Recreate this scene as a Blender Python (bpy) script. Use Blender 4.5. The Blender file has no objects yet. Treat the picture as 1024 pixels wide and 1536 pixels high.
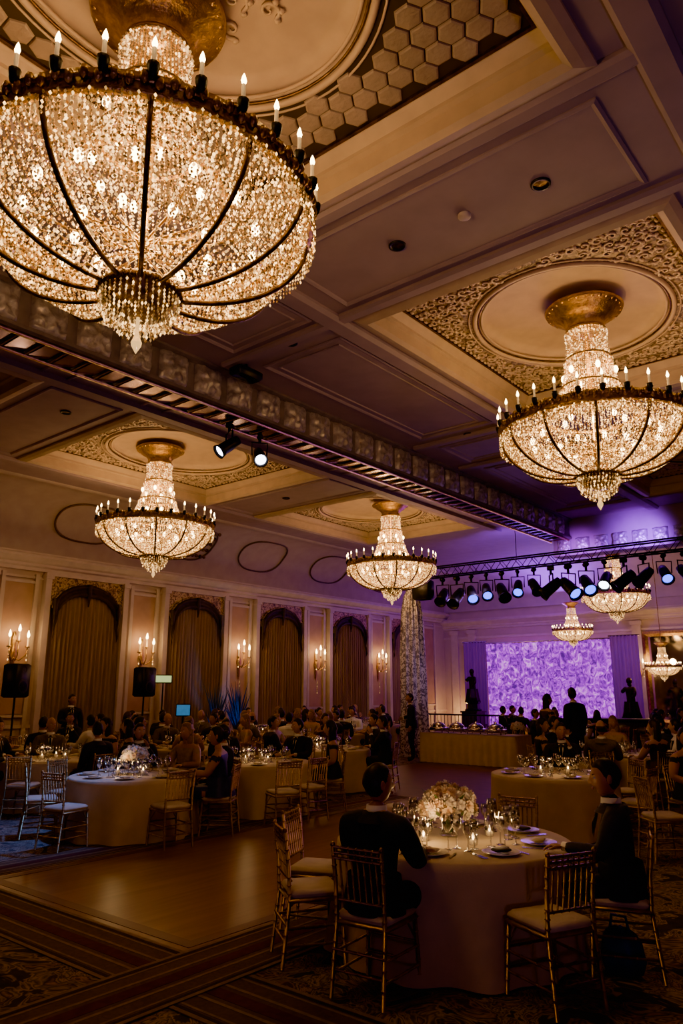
import bpy, bmesh, math, random
from mathutils import Vector, Matrix
random.seed(7)
pi=math.pi
sin=math.sin; cos=math.cos
COL=bpy.context.scene.collection
try:
    bpy.context.scene.view_settings.look='AgX - Punchy'
    bpy.context.scene.view_settings.exposure=.88
except Exception as ex: print(ex)

# ---------------------------------------------------------------- materials
def M(name,c1,c2=None,scale=5,rough=.5,metal=0,bump=0,bscale=None,emit=None,es=0,kind='noise',lo=.35,hi=.65,detail=4,dist=0,spec=None,stretch=None):
    m=bpy.data.materials.new(name); m.use_nodes=True
    nt=m.node_tree; N=nt.nodes; L=nt.links
    b=N['Principled BSDF']
    b.inputs['Base Color'].default_value=(*c1,1)
    b.inputs['Roughness'].default_value=rough
    b.inputs['Metallic'].default_value=metal
    if spec is not None: b.inputs['Specular IOR Level'].default_value=spec
    tc=N.new('ShaderNodeTexCoord'); mp=N.new('ShaderNodeMapping')
    L.new(tc.outputs['Object'],mp.inputs[0])
    if stretch: mp.inputs['Scale'].default_value=stretch
    def tex(k,s):
        if k=='noise':
            t=N.new('ShaderNodeTexNoise'); t.inputs['Scale'].default_value=s; t.inputs['Detail'].default_value=detail; t.inputs['Distortion'].default_value=dist; o=t.outputs[0]
        elif k=='voronoi':
            t=N.new('ShaderNodeTexVoronoi'); t.inputs['Scale'].default_value=s; o=t.outputs['Distance']
        L.new(mp.outputs[0],t.inputs[0]); return o
    if c2 is None: c2=tuple(min(1,c*.85) for c in c1)
    o=tex(kind,scale)
    r=N.new('ShaderNodeValToRGB'); r.color_ramp.elements[0].position=lo; r.color_ramp.elements[1].position=hi
    r.color_ramp.elements[0].color=(*c1,1); r.color_ramp.elements[1].color=(*c2,1)
    L.new(o,r.inputs[0]); L.new(r.outputs[0],b.inputs['Base Color'])
    if bump:
        bo=tex(kind if bscale is None else 'noise',bscale or scale)
        bn=N.new('ShaderNodeBump'); bn.inputs['Strength'].default_value=bump; bn.inputs['Distance'].default_value=.03
        L.new(bo,bn.inputs['Height']); L.new(bn.outputs[0],b.inputs['Normal'])
    if emit:
        b.inputs['Emission Color'].default_value=(*emit,1); b.inputs['Emission Strength'].default_value=es
    return m

def glow_crystal(name,col,base,amp,pw=4.0):  # beads are no lamps; their sparkle is put in as random emission per bead
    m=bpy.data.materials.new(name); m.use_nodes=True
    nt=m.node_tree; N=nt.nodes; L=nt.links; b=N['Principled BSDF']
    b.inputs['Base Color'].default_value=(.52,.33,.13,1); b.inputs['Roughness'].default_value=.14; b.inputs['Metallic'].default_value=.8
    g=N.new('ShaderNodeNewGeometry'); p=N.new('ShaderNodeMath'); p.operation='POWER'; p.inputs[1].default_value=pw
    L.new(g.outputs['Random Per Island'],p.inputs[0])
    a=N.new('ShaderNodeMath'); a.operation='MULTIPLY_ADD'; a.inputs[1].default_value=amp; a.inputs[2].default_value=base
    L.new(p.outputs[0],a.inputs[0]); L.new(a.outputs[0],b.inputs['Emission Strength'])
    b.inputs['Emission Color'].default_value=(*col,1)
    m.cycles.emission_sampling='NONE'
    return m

def thin_glass(name):
    m=bpy.data.materials.new(name); m.use_nodes=True
    nt=m.node_tree; N=nt.nodes; L=nt.links
    N.remove(N['Principled BSDF'])
    out=N['Material Output']; t=N.new('ShaderNodeBsdfTransparent'); g=N.new('ShaderNodeBsdfGlossy'); g.inputs['Roughness'].default_value=.07
    t.inputs[0].default_value=(.9,.9,.93,1)
    lw=N.new('ShaderNodeLayerWeight'); lw.inputs[0].default_value=.6
    mx=N.new('ShaderNodeMixShader'); L.new(lw.outputs['Facing'],mx.inputs[0]); L.new(t.outputs[0],mx.inputs[1]); L.new(g.outputs[0],mx.inputs[2]); L.new(mx.outputs[0],out.inputs[0])
    return m

plaster=M('ceiling_plaster_ambient_tint',(.32,.245,.26),(.285,.22,.235),3,.75)  # purple ambient light is put into the ceiling's base colour
plaster_warm=M('plaster_cream',(.50,.39,.26),(.44,.34,.23),4,.6)
relief=M('plaster_relief',(.38,.295,.18),(.13,.09,.055),9,.5,bump=.8,kind='noise',dist=2,lo=.42,hi=.58)
scrollm=M('scroll_plaster',(.62,.50,.32),(.48,.37,.24),6,.45)
hexm=M('hex_tile',(.38,.30,.22),(.27,.21,.15),2,.42,bump=.3,bscale=18)
hexground=M('hex_ground',(.05,.035,.02),(.04,.03,.02),3,.6)
gold=M('gilded_metal',(.58,.39,.13),(.34,.21,.07),14,.32,1,bump=.3,bscale=40)
golddark=M('antique_bronze',(.2,.12,.05),(.09,.055,.03),12,.4,.9,bump=.3,bscale=30)
bead=glow_crystal('crystal_bead_added_glow',(1,.56,.17),.05,5.5,5.0)
bead2=glow_crystal('crystal_bead_tower_added_glow',(1,.58,.20),.10,5,4.0)
bulb=M('candle_bulb',(1,.8,.5),None,3,.4,emit=(1,.64,.26),es=24)
candle=M('candle_tube',(.9,.78,.5),None,5,.5,emit=(1,.6,.25),es=.25)
black=M('black_metal',(.012,.012,.014),(.02,.02,.022),10,.45,.3)
silver=M('silver_relief',(.50,.46,.43),(.26,.235,.23),8,.4,.35,bump=.4,dist=1)
plate=M('mirror_plate',(.60,.45,.45),(.34,.28,.52),1.5,.16,1)
chrome=M('chrome_track',(.55,.5,.52),(.35,.3,.36),5,.18,1)
wallm=M('wall_paint_cream',(.54,.43,.35),(.49,.39,.32),2,.7)
wallpink=M('wall_panel_pink',(.48,.31,.21),(.42,.27,.18),3,.7)
trimm=M('trim_white',(.60,.50,.42),(.53,.44,.37),4,.5)
oval=M('cartouche_brown',(.13,.085,.055),(.10,.065,.045),12,.6)
curt=M('curtain_tan',(.34,.25,.165),(.24,.175,.12),12,.85,stretch=(1,1,.1))
swag=M('swag_brown',(.06,.038,.024),(.025,.016,.01),8,.6)
gildpanel=M('gilded_spandrel',(.5,.37,.17),(.12,.08,.035),10,.45,.4,bump=.7,dist=1.5,lo=.42,hi=.58)
cloth=M('tablecloth_ivory',(.62,.51,.36),(.56,.46,.32),6,.8,bump=.08,bscale=60)
cushion=M('seat_cushion_ivory',(.66,.57,.45),(.56,.49,.38),9,.8)
glass=thin_glass('clear_glass')
china=M('white_china',(.75,.70,.62),(.7,.65,.57),5,.2)
wood=M('parquet',(.28,.14,.058),(.20,.098,.04),1.1,.32,kind='noise',dist=1,detail=8,spec=.45,stretch=(9,.6,1))
wood2=M('parquet_red',(.16,.068,.05),(.12,.052,.04),3,.42)
band_tan=M('carpet_band_tan',(.15,.10,.07),(.11,.075,.052),14,.9,dist=2)
band_cream=M('carpet_band_cream',(.30,.23,.16),(.22,.17,.12),18,.9)
band_red=M('carpet_band_red',(.13,.038,.034),(.09,.025,.024),12,.9)
band_dark=M('carpet_band_dark',(.04,.032,.03),(.065,.05,.045),18,.9)
hairblack=M('hair_black',(.012,.009,.008),(.03,.02,.015),60,.5)
hairbrown=M('hair_brown',(.06,.03,.015),(.03,.015,.01),50,.5)
hairblond=M('hair_blond',(.3,.18,.08),(.2,.11,.05),50,.5)
skinm=M('skin',(.45,.25,.165),(.40,.22,.145),8,.5)
skind=M('skin_tan',(.42,.23,.15),(.37,.20,.13),8,.5)
eyew=M('eye_white',(.8,.78,.75),None,5,.2)
eyed=M('eye_dark',(.02,.012,.01),None,5,.2)
lip=M('lip',(.35,.13,.10),None,5,.4)
suitblack=M('suit_black',(.014,.013,.015),(.022,.02,.024),40,.7)
suitnavy=M('suit_navy',(.02,.019,.038),(.028,.027,.054),40,.65)
suitgrey=M('suit_grey',(.12,.10,.08),(.16,.135,.11),40,.75)
shirt=M('shirt_white',(.78,.74,.68),(.70,.66,.61),10,.7)
dressblue=M('dress_blue',(.02,.03,.13),(.03,.04,.2),12,.5)
dressgold=M('dress_gold',(.42,.28,.14),(.3,.2,.1),20,.4)
dressdark=M('dress_plum',(.07,.03,.05),(.05,.02,.04),12,.6)
shoe=M('shoe_black',(.01,.01,.01),None,5,.25)

def carpet_mat():
    m=bpy.data.materials.new('carpet_floral'); m.use_nodes=True
    nt=m.node_tree; N=nt.nodes; L=nt.links; b=N['Principled BSDF']; b.inputs['Roughness'].default_value=.95
    b.inputs['Specular IOR Level'].default_value=.1
    tc=N.new('ShaderNodeTexCoord')
    n=N.new('ShaderNodeTexNoise'); n.inputs['Scale'].default_value=2.3; n.inputs['Detail'].default_value=3; n.inputs['Distortion'].default_value=2.6
    L.new(tc.outputs['Object'],n.inputs[0])
    r=N.new('ShaderNodeValToRGB'); e=r.color_ramp.elements
    e[0].position=.0; e[0].color=(.05,.05,.053,1); e[1].position=1; e[1].color=(.07,.05,.045,1)
    for p,c in ((.40,(.06,.058,.06,1)),(.44,(.31,.24,.17,1)),(.48,(.09,.08,.075,1)),(.53,(.27,.22,.16,1)),(.56,(.055,.052,.053,1)),(.62,(.28,.19,.135,1)),(.66,(.10,.07,.06,1))):
        x=e.new(p); x.color=c
    L.new(n.outputs[0],r.inputs[0])
    n2=N.new('ShaderNodeTexVoronoi'); n2.inputs['Scale'].default_value=9; L.new(tc.outputs['Object'],n2.inputs[0])
    mx=N.new('ShaderNodeMix'); mx.data_type='RGBA'; mx.blend_type='MULTIPLY'; mx.inputs[0].default_value=.6
    L.new(r.outputs[0],mx.inputs[6]); L.new(n2.outputs['Distance'],mx.inputs[7]); 
    mm=N.new('ShaderNodeMix'); mm.data_type='RGBA'; mm.blend_type='ADD'; mm.inputs[0].default_value=.5
    L.new(mx.outputs[2],mm.inputs[6]); L.new(r.outputs[0],mm.inputs[7]); L.new(mm.outputs[2],b.inputs['Base Color'])
    return m
carpet=carpet_mat()

def backdrop_mat():  # violet light on the lace is put in as emission
    m=bpy.data.materials.new('lace_backdrop_painted_glow'); m.use_nodes=True
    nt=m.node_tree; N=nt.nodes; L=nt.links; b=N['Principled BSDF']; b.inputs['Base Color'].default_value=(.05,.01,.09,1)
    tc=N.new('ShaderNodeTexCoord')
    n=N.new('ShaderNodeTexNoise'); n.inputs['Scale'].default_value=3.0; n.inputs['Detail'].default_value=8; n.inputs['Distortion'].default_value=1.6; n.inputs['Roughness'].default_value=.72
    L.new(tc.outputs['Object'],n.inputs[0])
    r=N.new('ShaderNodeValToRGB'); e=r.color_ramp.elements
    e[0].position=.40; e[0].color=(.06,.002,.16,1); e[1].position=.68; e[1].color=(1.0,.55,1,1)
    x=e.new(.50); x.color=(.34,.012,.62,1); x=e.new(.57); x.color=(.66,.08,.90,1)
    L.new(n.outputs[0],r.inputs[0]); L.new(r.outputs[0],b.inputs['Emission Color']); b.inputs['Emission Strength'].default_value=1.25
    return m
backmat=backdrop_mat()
sheer=M('sheer_drape_lilac',(.30,.14,.34),(.20,.08,.28),5,.7,stretch=(1,1,.1),emit=(.38,.05,.65),es=.08)

# ---------------------------------------------------------------- mesh builder
class MB:
    def __init__(s): s.v=[];s.f=[];s.m=[];s.s=[]
    def add(s,vs,fs,mat=0,smooth=False,T=None):
        o=len(s.v)
        if T is not None: vs=[T@Vector(v) for v in vs]
        s.v.extend([tuple(v) for v in vs])
        for f in fs: s.f.append(tuple(i+o for i in f)); s.m.append(mat); s.s.append(smooth)
    def box(s,c,d,mat=0,T=None):
        x,y,z=c; a,b,e=d[0]/2,d[1]/2,d[2]/2
        vs=[(x+i*a,y+j*b,z+k*e) for i in(-1,1) for j in(-1,1) for k in(-1,1)]
        s.add(vs,[(0,1,3,2),(4,6,7,5),(0,4,5,1),(2,3,7,6),(0,2,6,4),(1,5,7,3)],mat,False,T)
    def cbox(s,c,d,ch,mat=0,T=None,smooth=True):
        x,y,z=c; a,b,e=d[0]/2,d[1]/2,d[2]/2
        vs=[];fs=[]
        lv=[(a-ch,b-ch,-e),(a,b,-e+ch),(a,b,e-ch),(a-ch,b-ch,e)]
        for (p,q,r) in lv:
            k=ch
            vs+=[(x+i,y+j,z+r) for i,j in((p-k,q),(p,q-k),(p,-q+k),(p-k,-q),(-p+k,-q),(-p,-q+k),(-p,q-k),(-p+k,q))]
        for l in range(3):
            for i in range(8): fs.append((l*8+i,l*8+(i+1)%8,l*8+8+(i+1)%8,l*8+8+i))
        fs.append(tuple(range(8))); fs.append(tuple(24+i for i in range(8)))
        s.add(vs,fs,mat,smooth,T)
    def lathe(s,prof,seg=16,mat=0,c=(0,0,0),T=None,fold=None,smooth=True,sx=1,sy=1):
        vs=[];fs=[]
        for (r,z) in prof:
            for i in range(seg):
                t=2*pi*i/seg; rr=r+(fold(t,r,z) if fold else 0)
                vs.append((c[0]+rr*cos(t)*sx,c[1]+rr*sin(t)*sy,c[2]+z))
        for l in range(len(prof)-1):
            for i in range(seg):
                j=(i+1)%seg; fs.append((l*seg+i,l*seg+j,(l+1)*seg+j,(l+1)*seg+i))
        s.add(vs,fs,mat,smooth,T)
    def tube(s,pts,rad,seg=6,mat=0,closed=False,T=None,smooth=True,sq=None):
        P=[Vector(p) for p in pts]; n=len(P)
        if not hasattr(rad,'__len__'): rad=[rad]*n
        vs=[];fs=[]; U=None
        for i in range(n):
            if closed: t=P[(i+1)%n]-P[i-1]
            else: t=P[min(i+1,n-1)]-P[max(i-1,0)]
            t.normalize()
            if U is None:
                U=Vector((0,0,1)) if abs(t.z)<.9 else Vector((1,0,0))
            U=(U-t*U.dot(t))
            if U.length<1e-6: U=Vector((1,0,0))-t*t.x
            U.normalize(); V=t.cross(U)
            for k in range(seg):
                a=2*pi*k/seg+pi/seg
                vs.append(P[i]+(U*cos(a)*(sq[0] if sq else 1)+V*sin(a)*(sq[1] if sq else 1))*rad[i])
        m=n if closed else n-1
        for i in range(m):
            j=(i+1)%n
            for k in range(seg):
                l=(k+1)%seg; fs.append((i*seg+k,i*seg+l,j*seg+l,j*seg+k))
        if not closed:
            fs.append(tuple(range(seg))); fs.append(tuple((n-1)*seg+k for k in range(seg)))
        s.add(vs,fs,mat,smooth,T)
    def ell(s,c,r,seg=12,rings=8,mat=0,T=None):
        vs=[];fs=[]
        for i in range(rings+1):
            p=pi*i/rings
            for k in range(seg):
                t=2*pi*k/seg; vs.append((c[0]+r[0]*sin(p)*cos(t),c[1]+r[1]*sin(p)*sin(t),c[2]+r[2]*cos(p)))
        for i in range(rings):
            for k in range(seg):
                l=(k+1)%seg; fs.append((i*seg+k,i*seg+l,(i+1)*seg+l,(i+1)*seg+k))
        s.add(vs,fs,mat,True,T)
    def octa(s,c,r,h,mat=0):
        x,y,z=c; a=random.random()*1.5; ca,sa=r*cos(a),r*sin(a)
        s.add([(x+ca,y+sa,z),(x-sa,y+ca,z),(x-ca,y-sa,z),(x+sa,y-ca,z),(x,y,z+h),(x,y,z-h)],
              [(0,1,4),(1,2,4),(2,3,4),(3,0,4),(1,0,5),(2,1,5),(3,2,5),(0,3,5)],mat)
    def rloops(s,loops,mat=0,c=(0,0)):
        vs=[];fs=[]
        for (hx,hy,z) in loops:
            vs+=[(c[0]-hx,c[1]-hy,z),(c[0]+hx,c[1]-hy,z),(c[0]+hx,c[1]+hy,z),(c[0]-hx,c[1]+hy,z)]
        for l in range(len(loops)-1):
            for i in range(4):
                j=(i+1)%4; fs.append((l*4+i,l*4+j,l*4+4+j,l*4+4+i))
        s.add(vs,fs,mat)
    def extr(s,prof,p0,p1,axis,mat=0):
        n=len(prof); vs=[]
        for p in (p0,p1):
            for (u,z) in prof: vs.append((u,p,z) if axis=='y' else (p,u,z))
        s.add(vs,[(i,i+1,n+i+1,n+i) for i in range(n-1)]+[tuple(range(n)),tuple(range(n,2*n))],mat)
    def mesh(s,name,mats):
        me=bpy.data.meshes.new(name); me.from_pydata(s.v,[],s.f)
        for m in mats: me.materials.append(m)
        me.polygons.foreach_set('material_index',s.m); me.polygons.foreach_set('use_smooth',s.s)
        me.update(); return me
    def obj(s,name,mats,loc=(0,0,0),rz=0,sc=1): return O(name,s.mesh(name,mats),loc,rz,sc)

def O(name,me,loc=(0,0,0),rz=0,sc=1):
    o=bpy.data.objects.new(name,me); o.location=loc; o.rotation_euler=(0,0,rz); o.scale=(sc,)*3 if not hasattr(sc,'__len__') else sc
    COL.objects.link(o); return o

def light(kind,name,loc,energy,color,size=.2,target=None,angle=60,blend=.6):
    l=bpy.data.lights.new(name,kind); l.energy=energy; l.color=color
    if kind in('POINT','SPOT'): l.shadow_soft_size=size
    if kind=='SPOT': l.spot_size=math.radians(angle); l.spot_blend=blend
    if kind=='AREA': l.size=size
    o=bpy.data.objects.new(name,l); o.location=loc
    if target is not None:
        o.rotation_euler=(Vector(target)-Vector(loc)).to_track_quat('-Z','Y').to_euler()
    COL.objects.link(o); return o
WARM=(1,.54,.21)

# ---------------------------------------------------------------- room constants
XL=-18.5; XR=6.0; Y0=-5.0; Y1=30.0; H=6.9
traysA=[(-3.65,2.6),(-3.65,9.75),(-3.65,16.9)]
traysB=[(-13.1,2.9),(-13.1,10.1),(-13.1,17.3)]
hAx,hAy=1.9,2.35; hBx,hBy=2.05,2.5

# floor
b=MB(); b.box(((XL+XR)/2,(Y0+Y1)/2,-.1),(XR-XL,Y1-Y0,.2)); b.obj('floor',[carpet])
b=MB(); b.box((-6.55,7.87,.003),(3.4,7.7,.006)); b.obj('dance_floor',[wood])
b=MB()
for (x0,x1,y0,y1) in((-8.2,-8.08,4.22,11.6),(-5.02,-4.9,4.22,11.6),(-8.2,-4.9,4.1,4.22),(-8.2,-4.9,11.6,11.72)): b.box(((x0+x1)/2,(y0+y1)/2,.0075),(x1-x0,y1-y0,.003))
b.obj('dance_floor_inlay',[wood2])
b=MB(); b.box((-8.3,18.9,.003),(6.9,14.2,.006)); b.obj('floor_landing',[wood2])
b=MB()
def band(cx,cy,lx,ly,vert,z0):
    w=[(0,1,1,0),(.0,.16,0,.002)]+[(s*o,f,2,.002) for s in(-1,1) for (o,f) in((.47,.05),(.36,.03),(.16,.04))]+[(s*.42,.04,3,.0015) for s in(-1,1)]
    for (o,f,mt,dz) in w:
        z=z0+dz
        if vert: b.box((cx+o*lx,cy,z),(lx*f,ly,.003),mt)
        else: b.box((cx,cy+o*ly,z),(lx,ly*f,.003),mt)
band(-4.5,5.5,.72,20,True,.0085); band(-3.9,3.68,19,.72,False,.003); band(-8.58,8,.66,8,True,.0075)
b.obj('carpet_border',[band_red,band_tan,band_cream,band_dark])

# ceiling with tray openings
b=MB()
def ceil_col(x0,x1,trays,hx,hy):
    if trays is None: b.box(((x0+x1)/2,(Y0+Y1)/2,H+.05),(x1-x0,Y1-Y0,.1)); return
    cx=trays[0][0]
    for (a,c) in((x0,cx-hx),(cx+hx,x1)): b.box(((a+c)/2,(Y0+Y1)/2,H+.05),(c-a,Y1-Y0,.1))
    y=Y0
    for t in trays+[None]:
        e=Y1 if t is None else t[1]-hy
        b.box((cx,(y+e)/2,H+.05),(2*hx,e-y,.1))
        if t: y=t[1]+hy
ceil_col(XL,-8.3,traysB,hBx,hBy); ceil_col(-8.3,0,traysA,hAx,hAy); ceil_col(0,XR,None,0,0)
b.obj('ceiling',[plaster])

b=MB()
def frame(x0,x1,y0,y1,w=.06,d=.032,z=H):
    cx,cy=(x0+x1)/2,(y0+y1)/2; hx,hy=(x1-x0)/2,(y1-y0)/2
    b.rloops([(hx,hy,z+.01),(hx,hy,z-d*.5),(hx-w*.35,hy-w*.35,z-d),(hx-w*.7,hy-w*.7,z-d*.5),(hx-w,hy-w,z+.01)],0,(cx,cy))
frame(-5.6,-1.7,5.5,6.9,.08)
frame(-5.6,-1.7,12.65,14.0,.08); frame(-5.6,-1.7,-1.6,-.2,.08)
for (y0,y1) in ((-1.5,1.2),(1.6,4.9),(5.5,6.9),(7.5,12.0),(12.65,14.0),(14.6,19.2)):
    frame(-7.8,-6.2,y0,y1,.08); frame(-7.62,-6.38,y0+.18,y1-.18,.03,.02)
for (y0,y1) in ((-1,1.8),(2.2,4.7),(5.5,6.9),(7.6,12),(12.6,14)):
    frame(-.8,.9,y0,y1,.08); frame(1.3,3.5,y0,y1,.08)
for (y0,y1) in ((5.8,7.2),(13.0,14.4)):
    frame(-15.2,-11.1,y0,y1,.08)
for (y0,y1) in ((1,5.4),(5.8,7.3),(7.7,12.5),(12.9,14.5),(14.9,19.7)):
    frame(-10.7,-9.3,y0,y1,.08)
b.obj('trim_1',[plaster])
b=MB()
for x in(-1.15,-5.98):
    b.extr([(x-.16,H),(x-.16,H-.04),(x-.11,H-.09),(x+.11,H-.09),(x+.16,H-.04),(x+.16,H)],Y0,20.9,'y')
for x in(-10.75,-15.5):
    b.extr([(x-.12,H),(x-.1,H-.08),(x+.1,H-.08),(x+.12,H)],Y0,20.9,'y')
for y in(-.1,5.25,7.1,12.4,14.25,19.6):
    b.extr([(y-.1,H),(y-.1,H-.04),(y-.06,H-.07),(y+.06,H-.07),(y+.1,H-.04),(y+.1,H)],-8.2,-1.2,'x')
b.obj('ceiling_beam',[plaster])

# trays
def ell_pts(rx,ry,z,n=72): return [(rx*cos(2*pi*i/n),ry*sin(2*pi*i/n),z) for i in range(n)]
def scroll(b,x,y,z,R,a0,sgn,mat):
    pts=[];rad=[]
    for i in range(15):
        t=i/14; r=R*(1-t)**1.1+.01; a=a0+sgn*t*4.2*pi*.6
        pts.append((x+r*cos(a),y+r*sin(a),z)); rad.append(.009+.012*(1-t))
    b.tube(pts,rad,4,mat,smooth=True)
    for k in range(3):
        a=a0+sgn*(k*.9); r=R*(1-k*.12)
        b.ell((x+(r+.03)*cos(a),y+(r+.03)*sin(a),z),(.032,.032,.02),6,4,mat)
def tray(hx,hy,kind):
    b=MB(); g=hx-.012; h=hy-.012
    b.rloops([(hx+.20,hy+.20,-.001),(hx+.20,hy+.20,-.04),(hx+.13,hy+.13,-.07),(hx+.05,hy+.05,-.09),(g,h,-.05),(g,h,.12),(g-.05,h-.05,.14),(g-.05,h-.05,.18),(g-.11,h-.11,.26),(g-.13,h-.13,.28),(g-.13,h-.13,.32)],0)
    ix,iy=g-.13,h-.13; zt=.32; rx,ry=(1.36,1.56) if hx<2 else (1.5,1.7)
    b.rloops([(ix,iy,zt-.03),(ix-.035,iy-.035,zt-.03),(ix-.035,iy-.035,zt)],6)
    angs=sorted([2*pi*i/96 for i in range(96)]+[math.atan2(iy*s,ix*t)%(2*pi) for s in(-1,1) for t in(-1,1)])
    vo=[];vi=[]
    for a in angs:
        k=min(ix/abs(cos(a)) if abs(cos(a))>1e-6 else 1e9, iy/abs(sin(a)) if abs(sin(a))>1e-6 else 1e9)
        vo.append((k*cos(a),k*sin(a),zt)); 
        q=1/math.sqrt((cos(a)/rx)**2+(sin(a)/ry)**2); vi.append((q*cos(a),q*sin(a),zt))
    n=len(angs); b.add(vo+vi,[(i,(i+1)%n,n+(i+1)%n,n+i) for i in range(n)],1 if kind=='scroll' else 3)
    for (s,w,zz,mt) in((1.0,.035,-.01,0),(1.06,.012,-.01,0),(.965,.014,.0,6),(.93,.02,.02,0)):
        b.tube(ell_pts(rx*s,ry*s,zt+zz),w,6,mt,closed=True)
    vs=[];fs=[];lv=[(1,0),(.95,.05),(.93,.14),(.85,.18),(.6,.22),(.3,.24),(.02,.245)]
    for (s,z) in lv: vs+=ell_pts(rx*s,ry*s,zt+z,72)
    for l in range(len(lv)-1):
        for i in range(72): j=(i+1)%72; fs.append((l*72+i,l*72+j,(l+1)*72+j,(l+1)*72+i))
    b.add(vs,fs,4,True)
    if kind=='hex':
        for k in range(14):
            a=2*pi*k/14; scroll(b,.62*cos(a),.62*sin(a),zt+.21,.12,a,1 if k%2 else -1,2)
            scroll(b,.85*cos(a+.2),.85*sin(a+.2),zt+.2,.09,a+.3,-1 if k%2 else 1,2)
    if kind=='scroll':
        s=.17; nx=int(ix/s)+1; ny=int(iy/s)+1
        for i in range(-nx,nx+1):
            for j in range(-ny,ny+1):
                x=i*s+(j%2)*.085; y=j*s
                if abs(x)>ix-.1 or abs(y)>iy-.1: continue
                if (x/rx)**2+(y/ry)**2<1.22: continue
                scroll(b,x,y,zt-.012,.072,random.random()*6.28,random.choice((-1,1)),2)
        for sg in(-1,1):
            y=-iy
            for k in range(int(2*iy/.12)): b.ell((sg*(ix-.06),y+k*.12+.06,zt-.01),(.025,.045,.02),6,4,2)
            for k in range(int(2*ix/.12)): b.ell((-ix+k*.12+.06,sg*(iy-.06),zt-.01),(.045,.025,.02),6,4,2)
    else:
        R=.125
        for i in range(-14,15):
            for j in range(-18,19):
                x=i*R*1.5*1.05; y=(j+(i%2)*.5)*R*math.sqrt(3)*1.05
                if abs(x)>ix-.09 or abs(y)>iy-.09: continue
                if (x/(rx+.13))**2+(y/(ry+.13))**2<1.0: continue
                vs=[]
                for (q,z) in((1.0,0),(.95,-.014),(.82,-.02),(.3,-.024)):
                    vs+=[(x+R*q*cos(k*pi/3),y+R*q*sin(k*pi/3),zt+z) for k in range(6)]
                fs=[(l*6+k,l*6+(k+1)%6,l*6+6+(k+1)%6,l*6+6+k) for l in range(3) for k in range(6)]+[tuple(range(18,24))]
                b.add(vs,fs,5)
    return b.mesh('ceiling_tray',[plaster_warm,relief,scrollm,hexground,plaster_warm,hexm,golddark])
tA=tray(hAx,hAy,'scroll'); tH=tray(hAx,hAy,'hex'); tB=tray(hBx,hBy,'scroll')
O('ceiling_tray',tH,(*traysA[0],H)); O('ceiling_tray',tA,(*traysA[1],H)); O('ceiling_tray',tA,(*traysA[2],H))
for t in traysB: O('ceiling_tray',tB,(*t,H))

def dl(x,y):
    b=MB(); b.lathe([(.10,.0),(.10,-.02),(.075,-.02),(.07,.0),(.001,.002)],20,0); b.lathe([(.07,-.004),(.001,-.006)],16,1)
    return b.obj('recessed_downlight',[black,golddark],(x,y,H-.001))
for p in((-2.55,6.25),(-4.28,6.2),(-6.9,7.2),(-6.9,12.35),(-12.,6.6),(-6.9,5.2),(-13.2,13.7)): dl(*p)
b=MB(); b.lathe([(.07,0),(.07,-.03),(.04,-.05),(.001,-.05)],16); b.obj('smoke_detector',[trimm],(-3.4,6.2,H-.003))

# walls
b=MB(); b.box((XL-.1,(Y0+Y1)/2,3.6),(.2,Y1-Y0,7.2)); b.obj('wall_left',[wallm])
b=MB(); b.box(((XL+XR)/2,Y1+.1,3.6),(XR-XL,.2,7.2)); b.obj('wall_far',[wallm])
b=MB(); b.box((XR+.1,(Y0+Y1)/2,3.6),(.2,Y1-Y0,7.2)); b.obj('wall_right',[wallm])
b=MB(); b.box(((XL+XR)/2,Y0-.1,3.6),(XR-XL,.2,7.2)); b.obj('wall_back',[wallm])
prof=[(0,4.98),(.10,4.98),(.10,5.06),(.16,5.10),(.16,5.16),(.24,5.20),(.36,5.30),(.36,5.36),(.28,5.40),(.28,5.44)]
covep=[(.12,5.44)]+[(.12+1.7*(1-cos(t*pi/2)), 5.5+(H-5.5)*sin(t*pi/2)) for t in [i/10 for i in range(11)]]+[(1.95,H-.06),(2.02,H)]
b=MB(); b.extr([(XL+u,z) for u,z in prof],Y0,Y1,'y'); b.extr([(XL+u,z) for u,z in [(0,4.78),(.05,4.78),(.05,4.84),(0,4.84)]],Y0,Y1,'y'); b.obj('trim_2',[trimm])
b=MB()
n=len(covep); vs=[(XL+u,y,z) for y in(Y0,Y1) for u,z in covep]; b.add(vs,[(i,i+1,n+i+1,n+i) for i in range(n-1)],0,True); b.obj('cove_left',[M('cove_plaster',(.42,.34,.29),(.38,.30,.26),3,.7)])
b=MB(); b.extr([(Y1-u,z-.35) for u,z in prof],XL,XR,'x'); b.extr([(Y1-u,z) for u,z in [(0,4.2),(.06,4.2),(.06,4.3),(0,4.3)]],XL,XR,'x'); b.obj('trim_3',[trimm])
b=MB(); vs=[(x,Y1-u,z) for x in(XL,XR) for u,z in covep]; b.add(vs,[(i,i+1,n+i+1,n+i) for i in range(n-1)],0,True); b.obj('cove_far',[M('cove_plaster_far',(.45,.36,.36),(.40,.32,.33),3,.7)])
def covept(s,y,off=.02):
    t=s; u=.12+1.7*(1-cos(t*pi/2)); z=5.5+(H-5.5)*sin(t*pi/2); return (XL+u+off,y,z-off)
for y in(3.5,7.2,10.9,14.3,17.5,21.1,24.8):
    b=MB()
    ps=[]
    for i in range(40):
        a=2*pi*i/40; c=cos(a); s=sin(a)
        ps.append(covept(.47+.27*math.copysign(abs(s)**.85,s),y+1.0*math.copysign(abs(c)**.75,c)))
    b.tube(ps,.028,6,0,closed=True); 
    if y==14.3:
        for i in range(12):
            for j in range(5):
                p=covept(.28+.1*j,y-.85+.155*i); b.ell(p,(.04,.07,.06),6,4,1)
    b.obj('cove_cartouche',[oval,golddark])
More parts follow.
